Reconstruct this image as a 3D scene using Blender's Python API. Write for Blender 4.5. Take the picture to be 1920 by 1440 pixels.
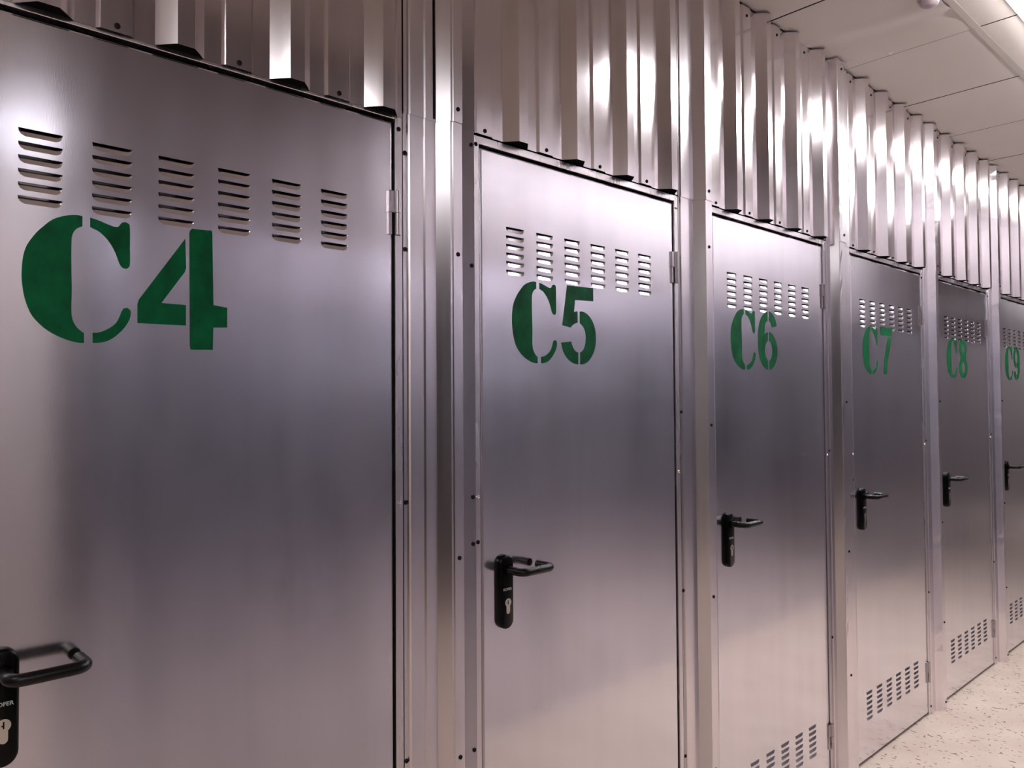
import bpy, bmesh, math, random
from mathutils import Matrix, Vector

for o in list(bpy.data.objects):
    bpy.data.objects.remove(o, do_unlink=True)
scn = bpy.context.scene
COL = scn.collection
random.seed(4)

# ------------------------------------------------------------------ camera, world, exposure
# x runs along the row of doors, the door faces lie in y = 0, the corridor is y < 0, z is up
cam = bpy.data.cameras.new('camera')
cam_ob = bpy.data.objects.new('camera', cam)
COL.objects.link(cam_ob)
cam.sensor_fit = 'HORIZONTAL'
cam.sensor_width = 36.0
cam.lens = 1452.16 / 1920 * 36.0
cam.clip_start = 0.02
fwd = Vector((0.68100818, 0.73184689, 0.02505946))
rgt = Vector((0.7321736, -0.68108605, -0.00660434))
upv = Vector((-0.01223429, -0.02284549, 0.99966415))
cam_ob.matrix_world = Matrix(((rgt.x, upv.x, -fwd.x, 0.0), (rgt.y, upv.y, -fwd.y, -1.315),
                              (rgt.z, upv.z, -fwd.z, 1.423), (0, 0, 0, 1)))
scn.camera = cam_ob
wld = bpy.data.worlds.new('world')
scn.world = wld
wld.use_nodes = True
wld.node_tree.nodes['Background'].inputs[0].default_value = (0.9, 0.88, 0.9, 1)
wld.node_tree.nodes['Background'].inputs[1].default_value = 0.02
scn.view_settings.view_transform = 'Standard'
scn.view_settings.look = 'None'
scn.view_settings.gamma = 1.0
scn.view_settings.use_curve_mapping = False
scn.view_settings.exposure = 2.25
LAMP = 22.0            # radiance of the ceiling battens

# ------------------------------------------------------------------ materials
def new_mat(name):
    m = bpy.data.materials.new(name)
    m.use_nodes = True
    nt = m.node_tree
    return m, nt, nt.nodes['Principled BSDF']

def link(nt, a, b):
    nt.links.new(a, b)

def coords(nt, scale, rot=(0, 0, 0)):
    g = nt.nodes.new('ShaderNodeNewGeometry')
    mp = nt.nodes.new('ShaderNodeMapping')
    mp.inputs['Scale'].default_value = scale
    mp.inputs['Rotation'].default_value = rot
    link(nt, g.outputs['Position'], mp.inputs['Vector'])
    return mp.outputs['Vector']

def noise(nt, vec, scale, detail=4.0, rough=0.55):
    n = nt.nodes.new('ShaderNodeTexNoise')
    n.inputs['Scale'].default_value = scale
    n.inputs['Detail'].default_value = detail
    n.inputs['Roughness'].default_value = rough
    link(nt, vec, n.inputs['Vector'])
    return n.outputs['Fac']

def ramp(nt, fac, stops):
    r = nt.nodes.new('ShaderNodeValToRGB')
    e = r.color_ramp.elements
    while len(e) < len(stops):
        e.new(0.5)
    for el, (p, c) in zip(e, stops):
        el.position = p
        el.color = c if len(c) == 4 else (*c, 1)
    link(nt, fac, r.inputs['Fac'])
    return r.outputs['Color']

def maprange(nt, fac, a, b, lo=0.3, hi=0.7):
    m = nt.nodes.new('ShaderNodeMapRange')
    m.inputs['From Min'].default_value = lo
    m.inputs['From Max'].default_value = hi
    m.inputs['To Min'].default_value = a
    m.inputs['To Max'].default_value = b
    link(nt, fac, m.inputs['Value'])
    return m.outputs['Result']

def galvanised(name, col_a, col_b, r_lo, r_hi, wave=0.0, wave_scale=(3, 3, 1.2), brushed=0.02, streak=(18, 18, 1.2)):
    """rolled zinc-coated sheet: metallic, faint vertical streaks in colour and gloss, slight waviness"""
    m, nt, p = new_mat(name)
    p.inputs['Metallic'].default_value = 1.0
    st = noise(nt, coords(nt, streak), 1.0, 5.0)
    bl = noise(nt, coords(nt, (2.2, 2.2, 1.4)), 1.0, 4.0)
    ad = nt.nodes.new('ShaderNodeMath'); ad.operation = 'ADD'
    link(nt, st, ad.inputs[0]); link(nt, bl, ad.inputs[1])
    hf = nt.nodes.new('ShaderNodeMath'); hf.operation = 'MULTIPLY'; hf.inputs[1].default_value = 0.5
    link(nt, ad.outputs[0], hf.inputs[0])
    link(nt, ramp(nt, hf.outputs[0], [(0.36, col_a), (0.64, col_b)]), p.inputs['Base Color'])
    link(nt, maprange(nt, hf.outputs[0], r_lo, r_hi, 0.38, 0.62), p.inputs['Roughness'])
    fine = noise(nt, coords(nt, (900, 900, 60)), 1.0, 2.0)
    b1 = nt.nodes.new('ShaderNodeBump')
    b1.inputs['Strength'].default_value = brushed
    b1.inputs['Distance'].default_value = 0.001
    link(nt, fine, b1.inputs['Height'])
    out = b1.outputs['Normal']
    if wave:
        wv = noise(nt, coords(nt, wave_scale), 1.0, 1.0)
        b2 = nt.nodes.new('ShaderNodeBump')
        b2.inputs['Strength'].default_value = 1.0
        b2.inputs['Distance'].default_value = wave
        link(nt, wv, b2.inputs['Height'])
        link(nt, out, b2.inputs['Normal'])
        out = b2.outputs['Normal']
    link(nt, out, p.inputs['Normal'])
    return m

def plain(name, col, rough=0.5, metal=0.0, spec=0.5):
    m, nt, p = new_mat(name)
    p.inputs['Base Color'].default_value = (*col, 1)
    p.inputs['Roughness'].default_value = rough
    p.inputs['Metallic'].default_value = metal
    p.inputs['Specular IOR Level'].default_value = spec
    n = noise(nt, coords(nt, (40, 40, 40)), 1.0, 3.0)
    link(nt, maprange(nt, n, max(0.02, rough - 0.05), rough + 0.05), p.inputs['Roughness'])
    return m

M = {}
M['leaf'] = galvanised('door_sheet_steel', (0.80, 0.78, 0.83), (0.87, 0.845, 0.89), 0.12, 0.17, wave=0.0015, wave_scale=(2.2, 2.2, 1.3))
M['sheet'] = galvanised('corrugated_zinc', (0.76, 0.71, 0.73), (0.86, 0.80, 0.82), 0.13, 0.18, wave=0.003, wave_scale=(6, 6, 2.0), streak=(30, 30, 0.8))
M['post'] = galvanised('post_zinc', (0.78, 0.735, 0.765), (0.87, 0.82, 0.85), 0.18, 0.25, wave=0.002, wave_scale=(7, 7, 2.5), streak=(30, 30, 0.8))
M['frame'] = galvanised('frame_zinc', (0.76, 0.72, 0.74), (0.85, 0.80, 0.82), 0.22, 0.30)
M['hinge'] = galvanised('hinge_steel', (0.46, 0.41, 0.43), (0.55, 0.50, 0.52), 0.24, 0.32)
M['opposite'] = galvanised('opposite_zinc', (0.70, 0.705, 0.79), (0.79, 0.785, 0.86), 0.26, 0.33, wave=0.002)
M['dulled'] = galvanised('dulled_zinc', (0.46, 0.43, 0.45), (0.55, 0.51, 0.53), 0.40, 0.50, wave=0.003)  # zinc darkened and roughened to weaken the lamp glow mirrored in the doors
M['black'] = plain('black_lacquer', (0.0015, 0.0012, 0.0015), 0.22, spec=0.16)
M['lever'] = plain('black_lever_plastic', (0.003, 0.002, 0.002), 0.30, spec=0.32)
M['seal'] = plain('black_rubber', (0.004, 0.004, 0.004), 0.85, spec=0.1)
M['plug'] = plain('black_foam', (0.006, 0.005, 0.005), 0.95, spec=0.05)
M['screw'] = plain('dark_screw', (0.012, 0.008, 0.009), 0.5, spec=0.2)
M['bright_screw'] = plain('zinc_screw', (0.85, 0.82, 0.82), 0.2, 1.0)
M['brass'] = plain('nickel_cylinder', (0.78, 0.74, 0.66), 0.22, 1.0)
M['print'] = plain('grey_print', (0.42, 0.44, 0.44), 0.5)
M['white'] = plain('white_enamel', (0.75, 0.73, 0.70), 0.4)
M['sensor'] = plain('grey_plastic', (0.36, 0.29, 0.31), 0.45)
M['dull'] = plain('grey_plaster', (0.16, 0.15, 0.15), 0.8)
M['plaster'] = plain('cream_plaster', (0.62, 0.55, 0.50), 0.8)

def paint_mat():
    m, nt, p = new_mat('green_spray_paint')
    n = noise(nt, coords(nt, (26, 26, 18)), 1.0, 4.0)
    link(nt, ramp(nt, n, [(0.32, (0.0, 0.062, 0.020)), (0.68, (0.0, 0.14, 0.045))]), p.inputs['Base Color'])
    p.inputs['Roughness'].default_value = 0.5
    p.inputs['Specular IOR Level'].default_value = 0.15
    return m
M['paint'] = paint_mat()

def tile_mat():
    m, nt, p = new_mat('ceiling_board')
    n = noise(nt, coords(nt, (1.6, 1.6, 1.6)), 1.0, 3.0)
    link(nt, ramp(nt, n, [(0.3, (0.60, 0.53, 0.47)), (0.7, (0.66, 0.59, 0.54))]), p.inputs['Base Color'])
    p.inputs['Roughness'].default_value = 0.75
    f = noise(nt, coords(nt, (220, 220, 220)), 1.0, 2.0)
    b = nt.nodes.new('ShaderNodeBump'); b.inputs['Strength'].default_value = 0.08; b.inputs['Distance'].default_value = 0.002
    link(nt, f, b.inputs['Height']); link(nt, b.outputs['Normal'], p.inputs['Normal'])
    return m
M['tile'] = tile_mat()
M['joint_shade'] = plain('joint_shade_brown', (0.05, 0.035, 0.03), 0.9, spec=0.1)  # painted shade: board edges coloured dark so the joints read as dark lines
M['bar'] = plain('ceiling_bar_enamel', (0.50, 0.44, 0.39), 0.6)

def floor_mat():
    """pale vinyl with elongated dark and light flecks"""
    m, nt, p = new_mat('flecked_vinyl')
    base = ramp(nt, noise(nt, coords(nt, (5, 5, 5)), 1.0, 5.0), [(0.3, (0.74, 0.59, 0.48)), (0.7, (0.86, 0.72, 0.60))])
    cur = base
    for (sc, rot, thr, col) in (((66, 22, 1), 0.5, 0.13, (0.22, 0.15, 0.12)), ((25, 72, 1), 0.3, 0.12, (0.27, 0.19, 0.15)),
                                ((96, 36, 1), -0.6, 0.14, (0.36, 0.26, 0.21)), ((58, 24, 1), 1.1, 0.11, (0.88, 0.80, 0.73))):
        v = nt.nodes.new('ShaderNodeTexVoronoi')
        v.inputs['Scale'].default_value = 1.0
        v.inputs['Randomness'].default_value = 1.0
        link(nt, coords(nt, sc, (0, 0, rot)), v.inputs['Vector'])
        sep = nt.nodes.new('ShaderNodeSeparateColor')
        link(nt, v.outputs['Color'], sep.inputs['Color'])
        # only some cells carry a fleck, of varying size
        sz = maprange(nt, sep.outputs['Red'], 0.0, thr * 2.2, 0.45, 1.0)
        lt = nt.nodes.new('ShaderNodeMath'); lt.operation = 'LESS_THAN'
        link(nt, v.outputs['Distance'], lt.inputs[0]); link(nt, sz, lt.inputs[1])
        mx = nt.nodes.new('ShaderNodeMix'); mx.data_type = 'RGBA'
        link(nt, lt.outputs[0], mx.inputs[0])
        link(nt, cur, mx.inputs[6])
        mx.inputs[7].default_value = (*col, 1)
        cur = mx.outputs[2]
    link(nt, cur, p.inputs['Base Color'])
    p.inputs['Roughness'].default_value = 0.45
    return m
M['floor'] = floor_mat()

def emit_mat(name, col, power):
    m = bpy.data.materials.new(name)
    m.use_nodes = True
    nt = m.node_tree
    nt.nodes.remove(nt.nodes['Principled BSDF'])
    e = nt.nodes.new('ShaderNodeEmission')
    e.inputs['Color'].default_value = (*col, 1)
    e.inputs['Strength'].default_value = power
    link(nt, e.outputs[0], nt.nodes['Material Output'].inputs['Surface'])
    return m
M['lamp'] = emit_mat('led_diffuser', (0.985, 0.975, 1.0), LAMP)

# ------------------------------------------------------------------ mesh helpers
def mesh_of(bm, name, mat, smooth=False):
    bmesh.ops.recalc_face_normals(bm, faces=bm.faces)
    me = bpy.data.meshes.new(name)
    bm.to_mesh(me)
    bm.free()
    me.materials.append(M[mat] if isinstance(mat, str) else mat)
    if smooth:
        for f in me.polygons:
            f.use_smooth = True
    return me

def put(name, me, parent=None, loc=(0, 0, 0)):
    o = bpy.data.objects.new(name, me)
    COL.objects.link(o)
    o.location = loc
    if parent is not None:
        o.parent = parent
    return o

def empty(name, loc=(0, 0, 0)):
    o = bpy.data.objects.new(name, None)
    o.empty_display_size = 0.1
    COL.objects.link(o)
    o.location = loc
    return o

def tag(o, label, cat, group=None, kind=None):
    o['label'] = label
    o['category'] = cat
    if group:
        o['group'] = group
    if kind:
        o['kind'] = kind
    return o

def box(bm, x0, x1, y0, y1, z0, z1):
    v = [bm.verts.new((x, y, z)) for x in (x0, x1) for y in (y0, y1) for z in (z0, z1)]
    for f in ((0, 1, 3, 2), (4, 6, 7, 5), (0, 4, 5, 1), (2, 3, 7, 6), (0, 2, 6, 4), (1, 5, 7, 3)):
        bm.faces.new([v[i] for i in f])

def bevel_all(bm, w, seg=2):
    bmesh.ops.bevel(bm, geom=list(bm.edges), offset=w, segments=seg, affect='EDGES', profile=0.5)

def prism_z(bm, prof, z0, z1, closed=True, zs=None):
    """prof: list of (x, y); extruded along z; capped when closed"""
    zs = zs or [z0, z1]
    rings = [[bm.verts.new((x, y, z)) for x, y in prof] for z in zs]
    n = len(prof)
    for a, b in zip(rings, rings[1:]):
        for i in range(n if closed else n - 1):
            j = (i + 1) % n
            bm.faces.new((a[i], a[j], b[j], b[i]))
    if closed:
        bm.faces.new(rings[0])
        bm.faces.new(rings[-1])
    return rings

def prism_y(bm, prof, y0, y1):
    """prof: list of (x, z); extruded along y, capped"""
    a = [bm.verts.new((x, y0, z)) for x, z in prof]
    b = [bm.verts.new((x, y1, z)) for x, z in prof]
    n = len(prof)
    for i in range(n):
        j = (i + 1) % n
        bm.faces.new((a[i], a[j], b[j], b[i]))
    bm.faces.new(a)
    bm.faces.new(b)

def tube(bm, pts, r, seg=14, flat_ends=True):
    pts = [Vector(p) for p in pts]
    rings = []
    up = Vector((0, 0, 1))
    for i, p in enumerate(pts):
        t = (pts[min(i + 1, len(pts) - 1)] - pts[max(i - 1, 0)]).normalized()
        u = up if abs(t.dot(up)) < 0.9 else Vector((1, 0, 0))
        s = t.cross(u).normalized()
        w = s.cross(t).normalized()
        rings.append([bm.verts.new(p + r * (math.cos(k * 2 * math.pi / seg) * s + math.sin(k * 2 * math.pi / seg) * w)) for k in range(seg)])
    for a, b in zip(rings, rings[1:]):
        for k in range(seg):
            bm.faces.new((a[k], a[(k + 1) % seg], b[(k + 1) % seg], b[k]))
    bm.faces.new(rings[0])
    bm.faces.new(rings[-1])

def auto_smooth(me, deg=35):
    bm = bmesh.new()
    bm.from_mesh(me)
    lim = math.radians(deg)
    for f in bm.faces:
        f.smooth = True
    for e in bm.edges:
        if len(e.link_faces) == 2 and e.calc_face_angle(0.0) > lim:
            e.smooth = False
    bm.to_mesh(me)
    bm.free()
    return me

# ------------------------------------------------------------------ measures
W = 0.732                       # door leaf width
DOORS = [('C', '4', 0.161), ('C', '5', 1.130), ('C', '6', 2.071), ('C', '7', 3.048), ('C', '8', 4.011), ('C', '9', 4.969)]
H = 2.0                         # top of the leaf
CEIL = 2.725
OPP = -1.24                     # face of the opposite row
X0, X1 = -6.4, 12.4             # ends of the corridor
AISLE = 0.56                    # the opposite row starts here; before it a side aisle opens

# ------------------------------------------------------------------ floor, ceiling slab, end walls
bm = bmesh.new(); box(bm, X0, X1, -3.4, 0.8, -0.06, 0.0)
tag(put('floor', mesh_of(bm, 'floor', 'floor')), 'pale beige vinyl floor with small dark flecks', 'floor', kind='structure')
ceiling = empty('ceiling', (0, 0, CEIL))
tag(ceiling, 'beige suspended ceiling of square boards above the corridor', 'ceiling', kind='structure')
bm = bmesh.new(); box(bm, X0, X1, -3.4, 0.8, 0.045, 0.10)
put('slab', mesh_of(bm, 'slab', 'dull'), ceiling)

def wall_box(name, x0, x1, y0, y1, label, mat='plaster'):
    bm = bmesh.new(); box(bm, x0, x1, y0, y1, 0, CEIL + 0.05)
    return tag(put(name, mesh_of(bm, name, mat)), label, 'wall', kind='structure')
wall_box('wall_far', X1, X1 + 0.1, -3.4, 0.8, 'plain cream wall closing the far end of the corridor')
wall_box('wall_back', X0 - 0.1, X0, -3.4, 0.8, 'plain grey wall closing the near end of the corridor', 'dull')
wall_box('wall_side', -2.28, -2.2, -3.4, OPP - 0.08, 'plain grey wall along the side aisle', 'dull')
wall_box('wall_aisle', X0, X1, -3.5, -3.4, 'plain cream wall at the end of the side aisle')

# ------------------------------------------------------------------ ceiling boards, bars
PITCH = 0.58
JX = 2.439                       # one joint between boards
strips = [(-0.003, -0.4555), (-0.480, -0.930), (-0.9545, -1.40), (-1.4245, -1.87), (-1.895, -2.34), (-2.365, -2.81), (-2.835, -3.28)]
k0 = math.floor((X0 - JX) / PITCH) + 1
k1 = math.floor((X1 - JX) / PITCH) - 1
tile_me = {}
def shade_edges(me):
    """dark brown on the board edges stands in for shade in the joints"""
    me.materials.append(M['joint_shade'])
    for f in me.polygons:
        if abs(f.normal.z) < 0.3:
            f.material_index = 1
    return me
for si, (ya, yb) in enumerate(strips):
    for k in range(k0, k1 + 1):
        if si > 2 and JX + k * PITCH > 1.0:
            continue
        if si == 0 and k == 0:
            # the buckled board: two shallow creases run from the wall to the bar
            bm = bmesh.new()
            nx, ny = 40, 10
            g = [[None] * (ny + 1) for _ in range(nx + 1)]
            for i in range(nx + 1):
                for j in range(ny + 1):
                    u = i / nx
                    t = j / ny
                    c = 0.40 + 0.12 * t
                    z = -0.009 * math.exp(-((u - c) / 0.085) ** 2) + 0.0045 * math.exp(-((u - c - 0.19) / 0.08) ** 2)
                    z *= math.sin(math.pi * min(1, (1 - abs(2 * u - 1)) * 2) / 2)
                    g[i][j] = bm.verts.new((0.0026 + u * (PITCH - 0.0052), ya + (yb - ya) * t, z))
            for i in range(nx):
                for j in range(ny):
                    bm.faces.new((g[i][j], g[i + 1][j], g[i + 1][j + 1], g[i][j + 1]))
            ret = bmesh.ops.extrude_face_region(bm, geom=list(bm.faces))
            for v in [e for e in ret['geom'] if isinstance(e, bmesh.types.BMVert)]:
                v.co.z += 0.012
            me = auto_smooth(mesh_of(bm, 'ceiling_tile_buckled', 'tile'), 60)
            t = put('ceiling_tile', me, ceiling, (JX, 0, 0))
            shade_edges(me)
            t['label'] = 'ceiling board with a shallow buckle'
            bm = bmesh.new(); box(bm, -0.009, 0.009, -0.006, 0.006, -0.0016, 0.0); bevel_all(bm, 0.0006, 1)
            put('clip', mesh_of(bm, 'clip', 'white'), t, (PITCH - 0.022, -0.187, 0))
            continue
        if si not in tile_me:
            bm = bmesh.new(); box(bm, 0.003, PITCH - 0.003, yb, ya, 0, 0.014); bevel_all(bm, 0.0006, 1)
            tile_me[si] = shade_edges(mesh_of(bm, 'ceiling_tile', 'tile'))
        dz = (0.0, 0.0008, 0.0003, 0.0012)[(k * 3 + si) % 4]
        put('ceiling_tile', tile_me[si], ceiling, (JX + k * PITCH, 0, dz))
for si in range(len(strips) - 1):
    y = (strips[si][1] + strips[si + 1][0]) / 2
    bm = bmesh.new()
    box(bm, X0 + 0.02, X1 - 0.02 if si < 2 else 1.0, y - 0.012, y + 0.012, -0.0009, 0.0006)
    box(bm, X0 + 0.02, X1 - 0.02 if si < 2 else 1.0, y - 0.001, y + 0.001, 0.0, 0.03)
    put('ceiling_bar', mesh_of(bm, 'ceiling_bar', 'bar'), ceiling)
# ------------------------------------------------------------------ lamps
def batten(x0, x1, y, label, along='x'):
    root = empty('ceiling_batten', ((x0 + x1) / 2, y, CEIL - 0.0032))
    tag(root, label, 'ceiling light', 'linear lights along the corridor')
    h = (x1 - x0) / 2
    bm = bmesh.new(); box(bm, -h, h, -0.021, 0.021, -0.016, 0.0); bevel_all(bm, 0.003, 2)
    put('housing', mesh_of(bm, 'batten_housing', 'white'), root)
    prof = [(0.0190 * math.cos(a), -0.0162 - 0.0065 * math.sin(a)) for a in [math.pi * i / 8 for i in range(9)]]
    bm = bmesh.new()
    a = [bm.verts.new((-h + 0.01, p, q)) for p, q in prof]
    b = [bm.verts.new((h - 0.01, p, q)) for p, q in prof]
    for i in range(8):
        bm.faces.new((a[i], a[i + 1], b[i + 1], b[i]))
    bm.faces.new(a); bm.faces.new(b); bm.faces.new((a[0], b[0], b[-1], a[-1]))
    put('diffuser', mesh_of(bm, 'batten_diffuser', 'lamp'), root)
    for s in (-1, 1):
        bm = bmesh.new(); box(bm, -0.005, 0.005, -0.021, 0.021, -0.024, 0.0); bevel_all(bm, 0.002, 2)
        put('end_cap', mesh_of(bm, 'end_cap', 'white'), root, (s * (h + 0.004), 0, 0))
    return root
batten(2.28, 3.44, -0.623, 'lit white linear ceiling light beside the grey sensor')
batten(3.46, 4.62, -0.623, 'lit white linear ceiling light above doors C7 and C8')
batten(4.64, 5.80, -0.623, 'lit white linear ceiling light above door C9')
batten(10.7, 11.8, -0.623, 'lit white linear ceiling light at the far end of the corridor')
batten(-1.4, -0.8, -0.623, 'lit white linear ceiling light ahead of door C4')
batten(-1.9, 0.3, -2.8, 'unseen linear ceiling light added at the end of the side aisle')  # unseen lamp, added to brighten the side aisle and the first door

s = empty('ceiling_sensor', (2.672, -0.432, CEIL))
tag(s, 'small round grey sensor on the ceiling beside the bar', 'sensor')
for nm, prof in (('base', [(0.0, 0.0), (0.036, 0.0), (0.036, -0.008), (0.032, -0.011), (0.0, -0.011)]),
                 ('dome', [(0.030, -0.011), (0.029, -0.020), (0.024, -0.028), (0.014, -0.033), (0.0, -0.035)])):
    bm = bmesh.new()
    rings = []
    for r, z in prof:
        rings.append([bm.verts.new((r * math.cos(a * math.pi / 12), r * math.sin(a * math.pi / 12), z)) for a in range(24)] if r > 0 else [bm.verts.new((0, 0, z))])
    for a, b in zip(rings, rings[1:]):
        for i in range(24):
            j = (i + 1) % 24
            if len(a) == 1: bm.faces.new((a[0], b[j], b[i]))
            elif len(b) == 1: bm.faces.new((a[i], a[j], b[0]))
            else: bm.faces.new((a[i], a[j], b[j], b[i]))
    put(nm, auto_smooth(mesh_of(bm, nm, 'sensor'), 40), s)

# ------------------------------------------------------------------ the row of doors: shared meshes
def screw_mesh(name, mat, r=0.0048, h=0.0028):
    """pan head with a drive recess, axis along -y"""
    bm = bmesh.new()
    prof = [(r, 0.0), (r, -h * 0.45), (r * 0.78, -h * 0.85), (r * 0.45, -h), (r * 0.4, -h * 0.5)]
    rings = [[bm.verts.new((a * math.cos(k * math.pi / 5), y, a * math.sin(k * math.pi / 5))) for k in range(10)] for a, y in prof]
    for a, b in zip(rings, rings[1:]):
        for k in range(10):
            bm.faces.new((a[k], a[(k + 1) % 10], b[(k + 1) % 10], b[k]))
    bm.faces.new(rings[0]); bm.faces.new(rings[-1])
    return mesh_of(bm, name, mat)
SCREW = screw_mesh('screw', 'screw')
SCREW_B = screw_mesh('bright_screw', 'bright_screw', 0.0042, 0.003)

# louvers: six columns of six, high and low on each leaf
LW, LH, LD = 0.058, 0.0118, 0.0036
COLX = [0.0775 + 0.0985 * i for i in range(6)]
ROWZ = [1.833 - LH - 0.02 * i for i in range(6)] + [0.270 - LH - 0.02 * i for i in range(6)]
def louver_mesh():
    bm = bmesh.new()
    zl, dl = LH - 0.0024, LD           # lip height and depth: the scoop face leans back about 20 degrees
    half = [(0.0, LH, 0.0, LH, 0.0), (0.0006, LH * 0.60, 0.0016, zl + 0.001, 0.55 * dl), (0.003, LH * 0.24, 0.0045, zl, 0.9 * dl),
            (0.0085, 0.0, 0.0095, zl, dl)]
    full = half + [(LW - a, b, LW - c, d, e) for a, b, c, d, e in reversed(half)]
    o = [bm.verts.new((a, 0.0, b)) for a, b, c, d, e in full]
    m = [bm.verts.new((a * 0.5 + c * 0.5, e * 0.52, b * 0.5 + d * 0.5)) for a, b, c, d, e in full]
    l = [bm.verts.new((c, e, d)) for a, b, c, d, e in full]
    n = len(full)
    for i in range(n - 1):
        for A, B in ((o, m), (m, l)):
            if i == 0 or i == n - 2:
                pass
            bm.faces.new((A[i], A[i + 1], B[i + 1], B[i]))
    for f in bm.faces:
        f.smooth = True
    # flat corners between the rounded lower outline and the square opening
    for idx, cx in (((0, 1, 2, 3), 0.0), ((n - 1, n - 2, n - 3, n - 4), LW)):
        c = bm.verts.new((cx, 0.0, 0.0))
        pts = [bm.verts.new(o[i].co) for i in idx]
        for a, b in zip(pts, pts[1:]):
            bm.faces.new((a, b, c))
    bmesh.ops.recalc_face_normals(bm, faces=bm.faces)
    me = bpy.data.meshes.new('louver')
    bm.to_mesh(me); bm.free()
    me.materials.append(M['leaf'])
    return me
LOUVER = louver_mesh()

def leaf_mesh():
    """front sheet with a square opening for each louver, folded rim, back sheet"""
    xs = [0.004]
    for c in COLX:
        xs += [c, c + LW]
    xs.append(W - 0.004)
    zs = [0.016]
    for z in sorted(ROWZ):
        zs += [z, z + LH]
    zs.append(H - 0.004)
    bm = bmesh.new()
    g = [[bm.verts.new((x, 0.0, z)) for z in zs] for x in xs]
    for i in range(len(xs) - 1):
        for j in range(len(zs) - 1):
            if i % 2 == 1 and j % 2 == 1:
                continue
            bm.faces.new((g[i][j], g[i + 1][j], g[i + 1][j + 1], g[i][j + 1]))
    # folded rim
    loops = [(0.004, 0.0), (0.0013, 0.0011), (0.0, 0.004), (0.0, 0.044)]
    prev = None
    for ins, y in loops[1:]:
        c = [bm.verts.new((a, y, b)) for a, b in ((ins, 0.012 + ins), (W - ins, 0.012 + ins), (W - ins, H - ins), (ins, H - ins))]
        if prev is None:
            bot = [g[i][0] for i in range(len(xs))]
            top = [g[i][-1] for i in range(len(xs))]
            lef = [g[0][j] for j in range(len(zs))]
            rig = [g[-1][j] for j in range(len(zs))]
            bm.faces.new(bot + [c[1], c[0]])
            bm.faces.new(rig + [c[2], c[1]])
            bm.faces.new(list(reversed(top)) + [c[3], c[2]])
            bm.faces.new(list(reversed(lef)) + [c[0], c[3]])
        else:
            for k in range(4):
                bm.faces.new((prev[k], prev[(k + 1) % 4], c[(k + 1) % 4], c[k]))
        prev = c
    bm.faces.new(prev)
    return mesh_of(bm, 'leaf', 'leaf')
LEAF = leaf_mesh()

# frame: two stiles and a head, mitred, with a rebate behind the leaf
FG, FW = 0.006, 0.018            # gap, face width
def frame_mesh():
    bm = bmesh.new()
    a, b = -FG, -FG - FW
    c, d = W + 0.005, W + 0.005 + FW
    zi, zo = H + 0.007, H + 0.0245
    def quad_prism(pts):
        prism_y(bm, pts, -0.003, 0.055)
    quad_prism([(b, 0.0), (a, 0.0), (a, zi), (b, zo)])
    quad_prism([(c, 0.0), (d, 0.0), (d, zo), (c, zi)])
    quad_prism([(a, zi), (c, zi), (d, zo), (b, zo)])
    bevel_all(bm, 0.0009, 1)
    return mesh_of(bm, 'frame', 'frame')
FRAME = frame_mesh()
bm = bmesh.new()
box(bm, -FG - 0.001, 0.012, 0.046, 0.054, 0.0, H + 0.008)
box(bm, W - 0.012, W + 0.006, 0.046, 0.054, 0.0, H + 0.008)
box(bm, -FG, W + 0.005, 0.046, 0.0535, H - 0.012, H + 0.008)
SEAL = mesh_of(bm, 'seal', 'seal')
bm = bmesh.new(); box(bm, 0.0, W, 0.010, 0.040, 0.002, 0.0115)
SWEEP = mesh_of(bm, 'door_sweep', 'seal')

# hinge: leaf plate on the door, lower knuckle; upper knuckle and pin as pieces
def hinge_meshes():
    bm = bmesh.new()
    box(bm, -0.011, 0.004, -0.0055, 0.0005, 0.0455, 0.090)
    box(bm, -0.011, -0.003, -0.0045, 0.0005, 0.0, 0.0452)
    bevel_all(bm, 0.0008, 1)
    plate = mesh_of(bm, 'hinge', 'hinge')
    out = [plate]
    for z0, z1 in ((0.0, 0.0445), (0.0455, 0.090)):
        bm = bmesh.new()
        prof = [(0.0095 + 0.0068 * math.cos(a), -0.0045 + 0.0068 * math.sin(a)) for a in [2 * math.pi * i / 16 for i in range(16)]]
        prism_z(bm, prof, z0, z1)
        out.append(auto_smooth(mesh_of(bm, 'knuckle', 'hinge'), 40))
    bm = bmesh.new()
    prof = [(0.0095 + 0.004 * math.cos(a), -0.0045 + 0.004 * math.sin(a)) for a in [2 * math.pi * i / 12 for i in range(12)]]
    prism_z(bm, prof, 0.0, 0.092)
    out.append(mesh_of(bm, 'pin', 'bright_screw'))
    return out
HINGE = hinge_meshes()

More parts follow.
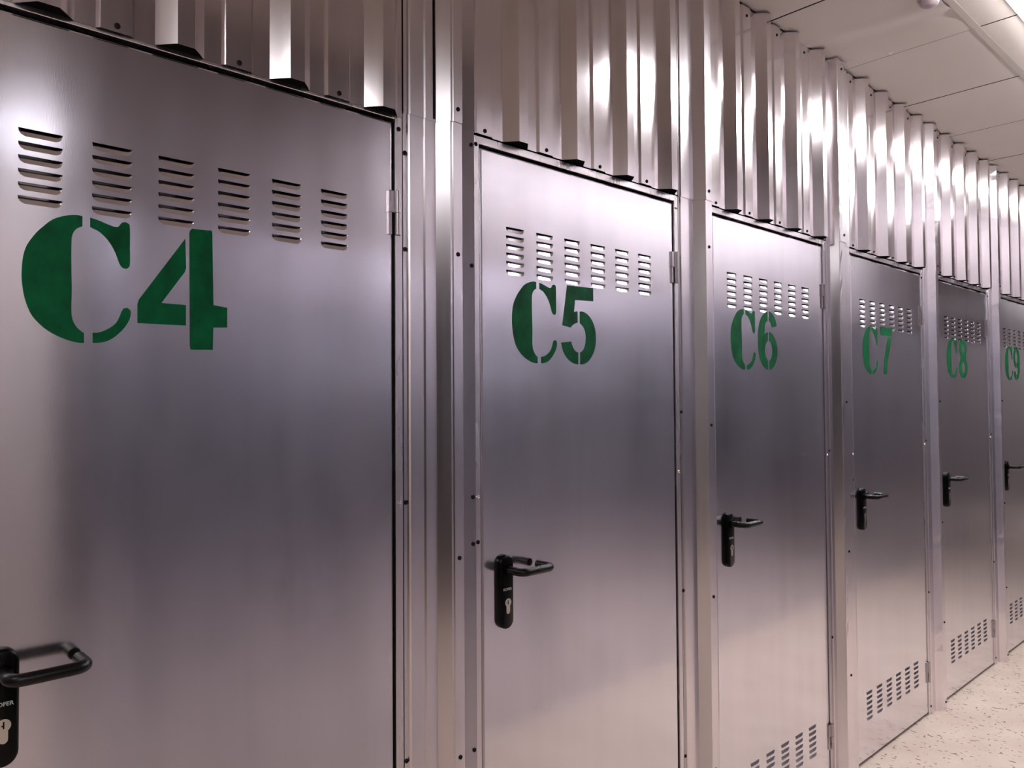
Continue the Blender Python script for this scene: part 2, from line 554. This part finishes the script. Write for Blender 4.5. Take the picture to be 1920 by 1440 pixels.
# handle: stadium back plate, return lever, profile cylinder, printed name
HX, HZ0, HZ1, HWD, HT = 0.0635, 0.912, 1.079, 0.041, 0.013
def stadium(w, z0, z1, cx=0.0, seg=12):
    r = w / 2
    p = [(cx + r * math.cos(a), z1 - r + r * math.sin(a)) for a in [math.pi * i / seg for i in range(seg + 1)]]
    p += [(cx - r * math.cos(a), z0 + r - r * math.sin(a)) for a in [math.pi * i / seg for i in range(seg + 1)]]
    return p
def handle_meshes():
    bm = bmesh.new()
    rings = []
    for w_in, y in ((0.0, 0.0), (0.0, -HT * 0.55), (0.0012, -HT * 0.85), (0.004, -HT)):
        rings.append([bm.verts.new((x, y, z)) for x, z in stadium(HWD - 2 * w_in, HZ0 + w_in, HZ1 - w_in)])
    n = len(rings[0])
    for a, b in zip(rings, rings[1:]):
        for i in range(n):
            bm.faces.new((a[i], a[(i + 1) % n], b[(i + 1) % n], b[i]))
    bm.faces.new(rings[-1]); bm.faces.new(rings[0])
    plate = auto_smooth(mesh_of(bm, 'handle', 'black'), 50)
    # lever path: out, bend, along, bend, back
    z = 1.046
    y1, r, x2 = -0.064, 0.017, 0.096
    pts = [(0, -HT + 0.001, z)]
    pts += [(r - r * math.cos(a), y1 + r - r * math.sin(a), z) for a in [math.pi / 2 * i / 7 for i in range(8)]]
    pts += [(x2 - r + r * math.sin(a), y1 + r - r * math.cos(a), z) for a in [math.pi / 2 * i / 7 for i in range(8)]]
    pts += [(x2, -0.013, z)]
    bm = bmesh.new(); tube(bm, pts, 0.0092, 18)
    lever = auto_smooth(mesh_of(bm, 'lever', 'lever'), 50)
    bm = bmesh.new(); tube(bm, [(0, -HT + 0.001, z), (0, -HT - 0.006, z)], 0.0125, 20)
    collar = auto_smooth(mesh_of(bm, 'collar', 'black'), 50)
    # euro-profile cylinder
    cz, r, sw = 0.9725, 0.0092, 0.0055
    a0 = math.asin(sw / r)
    p = [(r * math.sin(a), cz - r * math.cos(a)) for a in [a0 + (2 * math.pi - 2 * a0) * i / 24 for i in range(25)]]
    p += [(-sw * math.cos(a), 0.9525 - sw * math.sin(a)) for a in [math.pi * i / 8 for i in range(9)]]
    bm = bmesh.new(); prism_y(bm, p, -HT + 0.001, -HT - 0.0018)
    cyl = mesh_of(bm, 'lock_cylinder', 'brass')
    bm = bmesh.new()
    box(bm, -0.0009, 0.0009, -HT - 0.0021, -HT - 0.0012, cz - 0.0045, cz + 0.0055)
    box(bm, -0.0026, 0.0009, -HT - 0.0021, -HT - 0.0012, cz - 0.0012, cz + 0.0004)
    slot = mesh_of(bm, 'keyway', 'seal')
    # printed name
    cu = bpy.data.curves.new('print', 'FONT')
    cu.body = 'KOFER'
    cu.size = 0.0080
    cu.align_x = 'CENTER'
    cu.extrude = 0.0001
    cu.offset = 0.0002
    tmp = bpy.data.objects.new('tmp_text', cu)
    COL.objects.link(tmp)
    me = bpy.data.meshes.new_from_object(tmp.evaluated_get(bpy.context.evaluated_depsgraph_get()))
    bpy.data.objects.remove(tmp, do_unlink=True)
    me.transform(Matrix.Translation((0.0, -HT - 0.0002, 0.9995)) @ Matrix.Rotation(math.pi / 2, 4, 'X') @ Matrix.Scale(1.05, 4, (1, 0, 0)))
    me.materials.clear(); me.materials.append(M['print'])
    return plate, lever, collar, cyl, slot, me
PLATE, LEVER, COLLAR, CYL, SLOT, PRINT = handle_meshes()

# ------------------------------------------------------------------ stencilled characters (x from the leaf's left edge, z)
GLYPH = {
  'C': [
    [(0.1631, 1.7147), (0.1630, 1.6993), (0.1553, 1.6950), (0.1501, 1.6873), (0.1482, 1.6779), (0.1481, 1.6488), (0.1487, 1.6183), (0.1494, 1.6001), (0.1486, 1.5725), (0.1494, 1.5589), (0.1522, 1.5499), (0.1570, 1.5426), (0.1625, 1.5376), (0.1663, 1.5352), (0.1664, 1.5201), (0.1565, 1.5200), (0.1429, 1.5235), (0.1281, 1.5296), (0.1149, 1.5378), (0.1045, 1.5475), (0.0961, 1.5580), (0.0903, 1.5723), (0.0864, 1.5867), (0.0839, 1.6041), (0.0833, 1.6173), (0.0840, 1.6350), (0.0859, 1.6485), (0.0896, 1.6608), (0.0958, 1.6720), (0.1028, 1.6827), (0.1112, 1.6922), (0.1209, 1.7027), (0.1322, 1.7093), (0.1456, 1.7142), (0.1565, 1.7160)],
    [(0.1739, 1.7146), (0.1859, 1.7121), (0.2002, 1.7073), (0.2104, 1.7049), (0.2151, 1.7067), (0.2189, 1.7133), (0.2229, 1.7152), (0.2273, 1.7149), (0.2308, 1.7119), (0.2316, 1.7024), (0.2315, 1.6784), (0.2320, 1.6480), (0.2300, 1.6429), (0.2255, 1.6406), (0.2203, 1.6421), (0.2166, 1.6469), (0.2136, 1.6553), (0.2092, 1.6674), (0.2019, 1.6799), (0.1946, 1.6883), (0.1860, 1.6954), (0.1775, 1.6983), (0.1740, 1.7001)],
    [(0.1785, 1.5362), (0.1870, 1.5371), (0.1962, 1.5411), (0.2055, 1.5472), (0.2127, 1.5547), (0.2171, 1.5645), (0.2197, 1.5726), (0.2229, 1.5776), (0.2281, 1.5788), (0.2325, 1.5760), (0.2338, 1.5705), (0.2319, 1.5608), (0.2260, 1.5492), (0.2180, 1.5392), (0.2085, 1.5300), (0.1970, 1.5232), (0.1871, 1.5211), (0.1786, 1.5207)],
  ],
  '4': [
    [(0.3181, 1.7019), (0.3198, 1.6492), (0.2802, 1.5910), (0.3196, 1.5909), (0.3197, 1.5564), (0.2436, 1.5557), (0.2434, 1.5906)],
    [(0.3290, 1.7203), (0.3619, 1.7219), (0.3635, 1.7194), (0.3645, 1.6590), (0.3658, 1.5947), (0.3897, 1.5918), (0.3897, 1.5576), (0.3656, 1.5558), (0.3649, 1.5177), (0.3283, 1.5165), (0.3264, 1.5207), (0.3254, 1.6389), (0.3248, 1.7153)],
  ],
  '5': [
    [(0.2833, 1.7168), (0.3815, 1.7187), (0.3818, 1.6848), (0.3123, 1.6822), (0.3077, 1.6511), (0.3145, 1.6533), (0.3214, 1.6543), (0.3211, 1.6256), (0.3128, 1.6237), (0.3029, 1.6188), (0.2949, 1.6116), (0.2652, 1.6156)],
    [(0.3295, 1.6549), (0.3421, 1.6554), (0.3573, 1.6505), (0.3713, 1.6413), (0.3828, 1.6266), (0.3896, 1.6080), (0.3914, 1.5891), (0.3890, 1.5700), (0.3817, 1.5525), (0.3699, 1.5366), (0.3556, 1.5259), (0.3416, 1.5212), (0.3297, 1.5203), (0.3301, 1.5508), (0.3395, 1.5550), (0.3472, 1.5647), (0.3517, 1.5785), (0.3522, 1.5939), (0.3490, 1.6073), (0.3416, 1.6179), (0.3298, 1.6248)],
    [(0.2603, 1.5724), (0.2965, 1.5770), (0.2998, 1.5676), (0.3070, 1.5570), (0.3144, 1.5518), (0.3228, 1.5501), (0.3224, 1.5201), (0.3090, 1.5211), (0.2919, 1.5272), (0.2763, 1.5383), (0.2656, 1.5545)],
  ],
  '6': [
    [(0.3278, 1.7265), (0.3269, 1.6948), (0.3172, 1.6901), (0.3106, 1.6808), (0.3077, 1.6693), (0.3065, 1.6483), (0.3161, 1.6537), (0.3283, 1.6568), (0.3275, 1.6276), (0.3168, 1.6214), (0.3101, 1.6098), (0.3075, 1.5952), (0.3093, 1.5808), (0.3153, 1.5697), (0.3277, 1.5604), (0.3268, 1.5297), (0.3126, 1.5317), (0.2940, 1.5417), (0.2789, 1.5572), (0.2686, 1.5776), (0.2641, 1.6029), (0.2632, 1.6283), (0.2647, 1.6571), (0.2715, 1.6799), (0.2829, 1.6998), (0.2990, 1.7155), (0.3134, 1.7230)],
    [(0.3381, 1.7273), (0.3534, 1.7244), (0.3694, 1.7157), (0.3804, 1.7017), (0.3865, 1.6873), (0.3873, 1.6795), (0.3558, 1.6739), (0.3522, 1.6818), (0.3460, 1.6912), (0.3371, 1.6955)],
    [(0.3373, 1.6573), (0.3514, 1.6549), (0.3673, 1.6451), (0.3815, 1.6295), (0.3892, 1.6118), (0.3919, 1.5938), (0.3880, 1.5723), (0.3793, 1.5556), (0.3658, 1.5412), (0.3493, 1.5327), (0.3364, 1.5299), (0.3373, 1.5607), (0.3471, 1.5659), (0.3539, 1.5776), (0.3566, 1.5923), (0.3548, 1.6086), (0.3472, 1.6229), (0.3364, 1.6272)],
  ],
  '7': [
    [(0.2775, 1.7307), (0.4038, 1.7342), (0.3999, 1.6984), (0.3179, 1.6971), (0.2843, 1.6987), (0.2767, 1.7136)],
    [(0.3552, 1.6905), (0.3943, 1.6925), (0.3855, 1.6711), (0.3708, 1.6357), (0.3537, 1.5935), (0.3436, 1.5621), (0.3404, 1.5396), (0.3274, 1.5350), (0.3105, 1.5355), (0.3065, 1.5406), (0.3089, 1.5663), (0.3177, 1.6009), (0.3323, 1.6393), (0.3465, 1.6693)],
  ],
}

def eight():
    cx, b = 0.343, 0.0032
    up = (1.6855, 0.055, 0.0485, 0.021, 0.026)      # centre z, outer rx, rz, hole rx, rz
    lo = (1.5890, 0.064, 0.0535, 0.025, 0.031)
    def arc(z, rx, rz, a0, a1, n=12):
        return [(rx * math.sin(a0 + (a1 - a0) * i / n), z + rz * math.cos(a0 + (a1 - a0) * i / n)) for i in range(n + 1)]
    right = arc(up[0], up[1], up[2], 0.06, 2.30) + arc(lo[0], lo[1], lo[2], 0.72, math.pi - 0.05)
    right += list(reversed(arc(lo[0], lo[3], lo[4], 0.13, math.pi - 0.13)))
    right += list(reversed(arc(up[0], up[3], up[4], 0.15, math.pi - 0.15)))
    right = [(max(x, b), z) for x, z in right]
    return [[(cx + x, z) for x, z in right], [(cx - x, z) for x, z in right]]
GLYPH['8'] = eight()
def bbox(g):
    xs = [p[0] for s_ in g for p in s_]; zs = [p[1] for s_ in g for p in s_]
    return min(xs), max(xs), min(zs), max(zs)
bx = bbox(GLYPH['6'])
GLYPH['9'] = [[(bx[0] + bx[1] - x, bx[2] + bx[3] - z) for x, z in s_] for s_ in GLYPH['6']]
def smooth_poly(p):
    """round the traced outline: one corner-preserving subdivision pass"""
    out = []
    n = len(p)
    for i in range(n):
        a, b, c = Vector(p[i - 1]), Vector(p[i]), Vector(p[(i + 1) % n])
        u, v = (b - a), (c - b)
        ang = u.angle(v) if u.length > 1e-6 and v.length > 1e-6 else 0
        if ang < 0.75:
            out.append(tuple(b * 0.75 + a * 0.25 if u.length < 0.03 else b - u * (0.004 / u.length)))
            out.append(tuple(b * 0.75 + c * 0.25 if v.length < 0.03 else b + v * (0.004 / v.length)))
        else:
            out.append(tuple(b))
    return out
def glyph_mesh(ch):
    bm = bmesh.new()
    for s_ in GLYPH[ch]:
        pts = smooth_poly(s_) if ch not in '8' else s_
        prism_y(bm, pts, -0.0005, 0.0002)
    bm.normal_update()
    bmesh.ops.triangulate(bm, faces=[f for f in bm.faces if len(f.verts) > 4])
    return mesh_of(bm, 'paint_' + ch, 'paint')
GM = {c: glyph_mesh(c) for c in 'C456789'}
# shift of the letter and of the digit on each leaf (the stencil was not held at quite the same spot)
C_X = {'4': 0.0833, '5': 0.095, '6': 0.0966, '7': 0.1016, '8': 0.1054, '9': 0.097}
C_Z = {'4': 1.5200, '5': 1.5185, '6': 1.5265, '7': 1.5325, '8': 1.5345, '9': 1.5375}
D_Z = {'9': 1.5405}
D_X = {'9': 0.262}

for idx, (let, dig, L) in enumerate(DOORS):
    d = empty('door_%d' % (idx + 1), (L, 0, 0))
    tag(d, 'galvanised steel door stencilled %s%s in green, black lever handle and louvers' % (let, dig), 'door', kind='structure')
    leaf = put('leaf', LEAF, d)
    for z in ROWZ:
        for x in COLX:
            put('louver', LOUVER, leaf, (x, 0, z))
    gx = bbox(GLYPH['C'])
    o = put('painted_letter', GM['C'], leaf, (C_X[dig] - gx[0], 0, C_Z[dig] - gx[2]))
    o['label'] = 'green stencilled letter C'
    gb = bbox(GLYPH[dig])
    o = put('painted_digit', GM[dig], leaf, (D_X.get(dig, gb[0]) - gb[0], 0, D_Z.get(dig, gb[2]) - gb[2]))
    o['label'] = 'green stencilled digit %s' % dig
    put('door_sweep', SWEEP, leaf)
    fr = put('frame', FRAME, d)
    put('seal', SEAL, fr)
    for (x, z, bright) in ((-FG - 0.009, H + 0.004, False), (-FG - 0.009, 1.217, True), (W + 0.014, 1.224, True), (W + 0.014, H - 0.012, idx > 0 and idx < 3),
                           (-FG - 0.009, 1.117, False)):
        put('screw', SCREW_B if bright else SCREW, fr, (x, -0.003, z))
    for z in (1.768, 0.149):
        hg = put('hinge', HINGE[0], d, (W, 0, z))
        put('knuckle', HINGE[1], hg)
        put('knuckle', HINGE[2], hg)
        put('pin', HINGE[3], hg)
    h = put('handle', PLATE, d, (HX, 0, 0))
    put('collar', COLLAR, h)
    put('lever', LEVER, h)
    c = put('lock_cylinder', CYL, h, (0.0005, 0, 0))
    put('keyway', SLOT, h, (0.0005, 0, 0))
    put('printed_name', PRINT, h, (0.0, 0, 0))

# ------------------------------------------------------------------ the wall they stand in
wall = empty('wall_left', (0, 0, 0))
tag(wall, 'galvanised partition wall of ribbed sheets and folded posts around the doors', 'wall', kind='structure')

RIB_P, RIB_D = 0.198, 0.030
def sheet_profile(xa, xb, first):
    """(x, depth) from xa to xb; ribs of the trapezoid profile start at first + k * RIB_P"""
    pts = []
    k = -1
    while first + k * RIB_P < xb:
        b = first + k * RIB_P
        pts += [(b, 0), (b + 0.0255, RIB_D), (b + 0.0535, RIB_D), (b + 0.080, 0),
                (b + 0.1095, 0), (b + 0.1150, 0.0058), (b + 0.161, 0.0058), (b + 0.1665, 0)]
        k += 1
    pts = [(x, p) for x, p in pts if xa < x < xb]
    return [(xa, 0)] + pts + [(xb, 0)]
def sheet_mesh(prof, z0, z1, y0=-0.0045, t=0.0009):
    bm = bmesh.new()
    f = [(x, y0 - p) for x, p in prof]
    b = [(x, y0 - p + t) for x, p in prof]
    zs = [z0, z0 + (z1 - z0) * 0.33, z0 + (z1 - z0) * 0.66, z1]
    ra = prism_z(bm, f, z0, z1, closed=False, zs=zs)
    rb = prism_z(bm, b, z0, z1, closed=False, zs=zs)
    n = len(prof)
    for i in range(n - 1):
        for q in (0, -1):
            bm.faces.new((ra[q][i], ra[q][i + 1], rb[q][i + 1], rb[q][i]))
    for q in range(len(zs) - 1):
        for i in (0, n - 1):
            bm.faces.new((ra[q][i], ra[q + 1][i], rb[q + 1][i], rb[q][i]))
    return mesh_of(bm, 'ribbed_sheet', 'sheet')
bm = bmesh.new(); prism_z(bm, [(0.0012, 0.0), (0.0262, -RIB_D + 0.002), (0.0530, -RIB_D + 0.002), (0.0788, 0.0), (0.0788, 0.003), (0.0012, 0.003)], 0.0, 0.04)
PLUG = mesh_of(bm, 'foam_plug', 'plug')
# the cavity behind the sheets
bays = [(L, True) for _, _, L in DOORS]
ext_right = [DOORS[-1][2] + 0.962 * (i + 1) for i in range(6)]
ext_left = [DOORS[0][2] - 0.962 * (i + 1) for i in range(6)]
SHEET_TOP = CEIL - 0.008
for bi, L in enumerate([b[0] for b in bays] + ext_right + ext_left):
    shown = bi < len(bays)
    z0 = 2.0125 if bi == 0 else 2.027
    xa, xb = L - 0.026, L + W + 0.021
    first = L + 0.065 + (0.004 if bi in (0, 4) else 0.0)
    sh = put('ribbed_sheet', sheet_mesh(sheet_profile(xa, xb, first), z0, SHEET_TOP), wall)
    if not shown:
        bm = bmesh.new(); box(bm, L, L + W, 0.0, 0.04, 0.012, H)
        box(bm, L - 0.02, L + W + 0.02, 0.002, 0.06, H + 0.004, 2.03)
        put('blank_panel', mesh_of(bm, 'blank_panel', 'leaf'), wall)
        continue
    for k in range(4):
        b = first + k * RIB_P
        if b + 0.08 < xb + 0.003:
            put('foam_plug', PLUG, sh, (b, -0.0036, z0 + 0.0025))
        x = b - 0.059
        if x > xa + 0.004:
            put('screw', SCREW, sh, (x, -0.0045 - 0.0058, z0 + 0.0095))
            put('screw', SCREW, sh, (x, -0.0045 - 0.0058, SHEET_TOP - 0.030))

# folded posts between the doors; offsets from the right edge of the leaf before them
def post_profile(kind, gap, out=0.0, slot=False):
    e = gap - 0.0245
    if kind == 'a':
        p = [(0.0245, 0.003), (0.033, 0.003), (0.035, 0.0065), (0.0385, 0.0085), (0.072, 0.0085), (0.0745, 0.0125), (0.079, 0.0125), (0.0815, 0.007), (0.106, 0.007)]
        if slot:
            p = p[:-1] + [(0.0975, 0.007), (0.0985, -0.012), (0.1035, -0.012), (0.1045, 0.007), (0.106, 0.007)]
        p += [(0.124, 0.034), (0.129, 0.034), (0.1305, 0.0365), (0.1545, 0.0365), (0.158, 0.001), (0.2065, 0.015), (0.2085, 0.003), (e, 0.003)]
    elif kind == 'b':
        p = [(0.0245, 0.003), (0.031, 0.003), (0.033, 0.007), (0.074, 0.007), (0.077, 0.0045), (0.098, 0.0045), (0.1175, 0.036), (0.151, 0.036), (min(0.180, e - 0.004), 0.006), (e, 0.003)]
    elif kind == 'c':
        p = [(0.0245, 0.003), (0.034, 0.003), (0.036, 0.006), (0.056, 0.006), (0.066, 0.037), (0.0675, 0.039), (0.086, 0.039), (0.0875, 0.0365), (0.127, 0.0365), (0.160, 0.006), (0.185, 0.006), (0.187, 0.010), (e - 0.006, 0.010), (e - 0.004, 0.003), (e, 0.003)]
    else:
        p = [(0.0245, 0.003), (0.034, 0.003), (0.036, 0.006), (0.079, 0.006), (0.106, 0.033), (0.140, 0.033), (0.168, 0.006), (e, 0.003)]
    return [(x, q + out) for x, q in p]
posts = []
Ls = [L for _, _, L in DOORS]
for i in range(len(Ls) - 1):
    posts.append((Ls[i] + W, Ls[i + 1] - Ls[i] - W, 'abcdd'[i]))
allL = sorted(Ls + ext_right + ext_left)
for a, b in zip(allL, allL[1:]):
    if not (a in Ls and b in Ls):
        posts.append((a + W, b - a - W, 'd'))
posts.append((allL[0] - 0.23, 0.23, 'd'))
posts.append((allL[-1] + W, 0.23, 'd'))
for pi, (xr, gap, kind) in enumerate(posts):
    for part, z0, z1, out in (('post', 0.0, 2.030, 0.0), ('post_cover', 2.024, SHEET_TOP, 0.0022)):
        f = post_profile(kind, gap, out, slot=(kind == 'a' and part == 'post_cover'))
        prof = [(x, -p) for x, p in f] + [(f[-1][0], 0.022), (f[0][0], 0.022)]
        bm = bmesh.new()
        dent = {'c': (5, 6), 'd': (4,)}.get(kind, ()) if pi < 5 else ()
        n = (60 if dent else 6) if part == 'post' else (26 if dent else 3)
        rings = prism_z(bm, prof, z0, z1, zs=[z0 + (z1 - z0) * q / n for q in range(n + 1)])
        rnd = random.Random(pi * 7 + len(part))
        for ring in rings[1:-1]:                     # hammered folded edge
            for q in dent:
                if rnd.random() < 0.6:
                    ring[q].co.y += rnd.uniform(-0.0004, 0.0016)
                    ring[q].co.x += rnd.uniform(-0.0008, 0.0008)
        po = put(part, mesh_of(bm, part, 'post'), wall, (xr, 0, 0))
        if pi > 4:
            continue
        front = {'a': (0.1425, 0.0365), 'b': (0.134, 0.036), 'c': (0.108, 0.0365), 'd': (0.131, 0.033)}[kind]
        zsF = {'a': (1.741, 1.098, 0.683, 0.25), 'b': (1.885, 1.355, 0.85, 0.348)}.get(kind, (1.42, 0.86, 0.40, 0.035))
        zsL = {'a': (1.942, 1.742, 1.222, 0.700), 'b': (1.395, 0.880, 0.408)}.get(kind, (1.24, 0.55, 0.035))
        if part == 'post':
            for z in zsF:
                put('screw', SCREW, po, (front[0], -front[1], z))
            for z in zsL:
                put('screw', SCREW, po, (0.029, -0.003, z))
            if kind == 'a':
                for z in (1.995, 1.727, 1.219, 1.117, 0.673):
                    put('screw', SCREW, po, (0.2, -0.0132, z))
        else:
            for z in (2.052, SHEET_TOP - 0.03):
                put('screw', SCREW, po, (front[0], -front[1] - out, z))
# backing behind the whole partition: dark storage side
bm = bmesh.new(); box(bm, X0, X1, 0.07, 0.09, 0.0, CEIL + 0.03)
put('backing', mesh_of(bm, 'backing', 'seal'), wall)

# ------------------------------------------------------------------ the opposite row (outside the frame, seen only as reflection)
bm = bmesh.new()
prof_lo, prof_hi = [], []
x = AISLE
while x < X1 - 1.0:
    for a, p in post_profile('d', 0.228):
        prof_lo.append((x + a - 0.0245, OPP + p))
        prof_hi.append((x + a - 0.0245, OPP + p))
    L = x + 0.2035
    prof_lo += [(L + 0.004, OPP - 0.006), (L + 0.006, OPP), (L + W, OPP), (L + W + 0.002, OPP - 0.006)]
    for a, p in sheet_profile(L, L + W, L + 0.065):
        prof_hi.append((a, OPP + 0.004 + p))
    x += 0.962
TAIL = [(X1, OPP), (X1, OPP - 0.08), (AISLE, OPP - 0.08)]
prism_z(bm, prof_lo + TAIL, 0.0, 2.026)
box(bm, X0, -2.2, OPP - 0.08, OPP, 0.0, CEIL - 0.004)
box(bm, AISLE, AISLE + 0.08, -3.4, OPP - 0.08, 0.0, CEIL - 0.004)
wr = tag(put('wall_right', mesh_of(bm, 'wall_right', 'opposite')), 'galvanised row of plain doors and ribbed sheets across the corridor', 'wall', kind='structure')
bm = bmesh.new()
prism_z(bm, prof_hi + TAIL, 2.027, CEIL - 0.004)
put('ribbed_sheet', mesh_of(bm, 'ribbed_sheet', 'dulled'), wr)
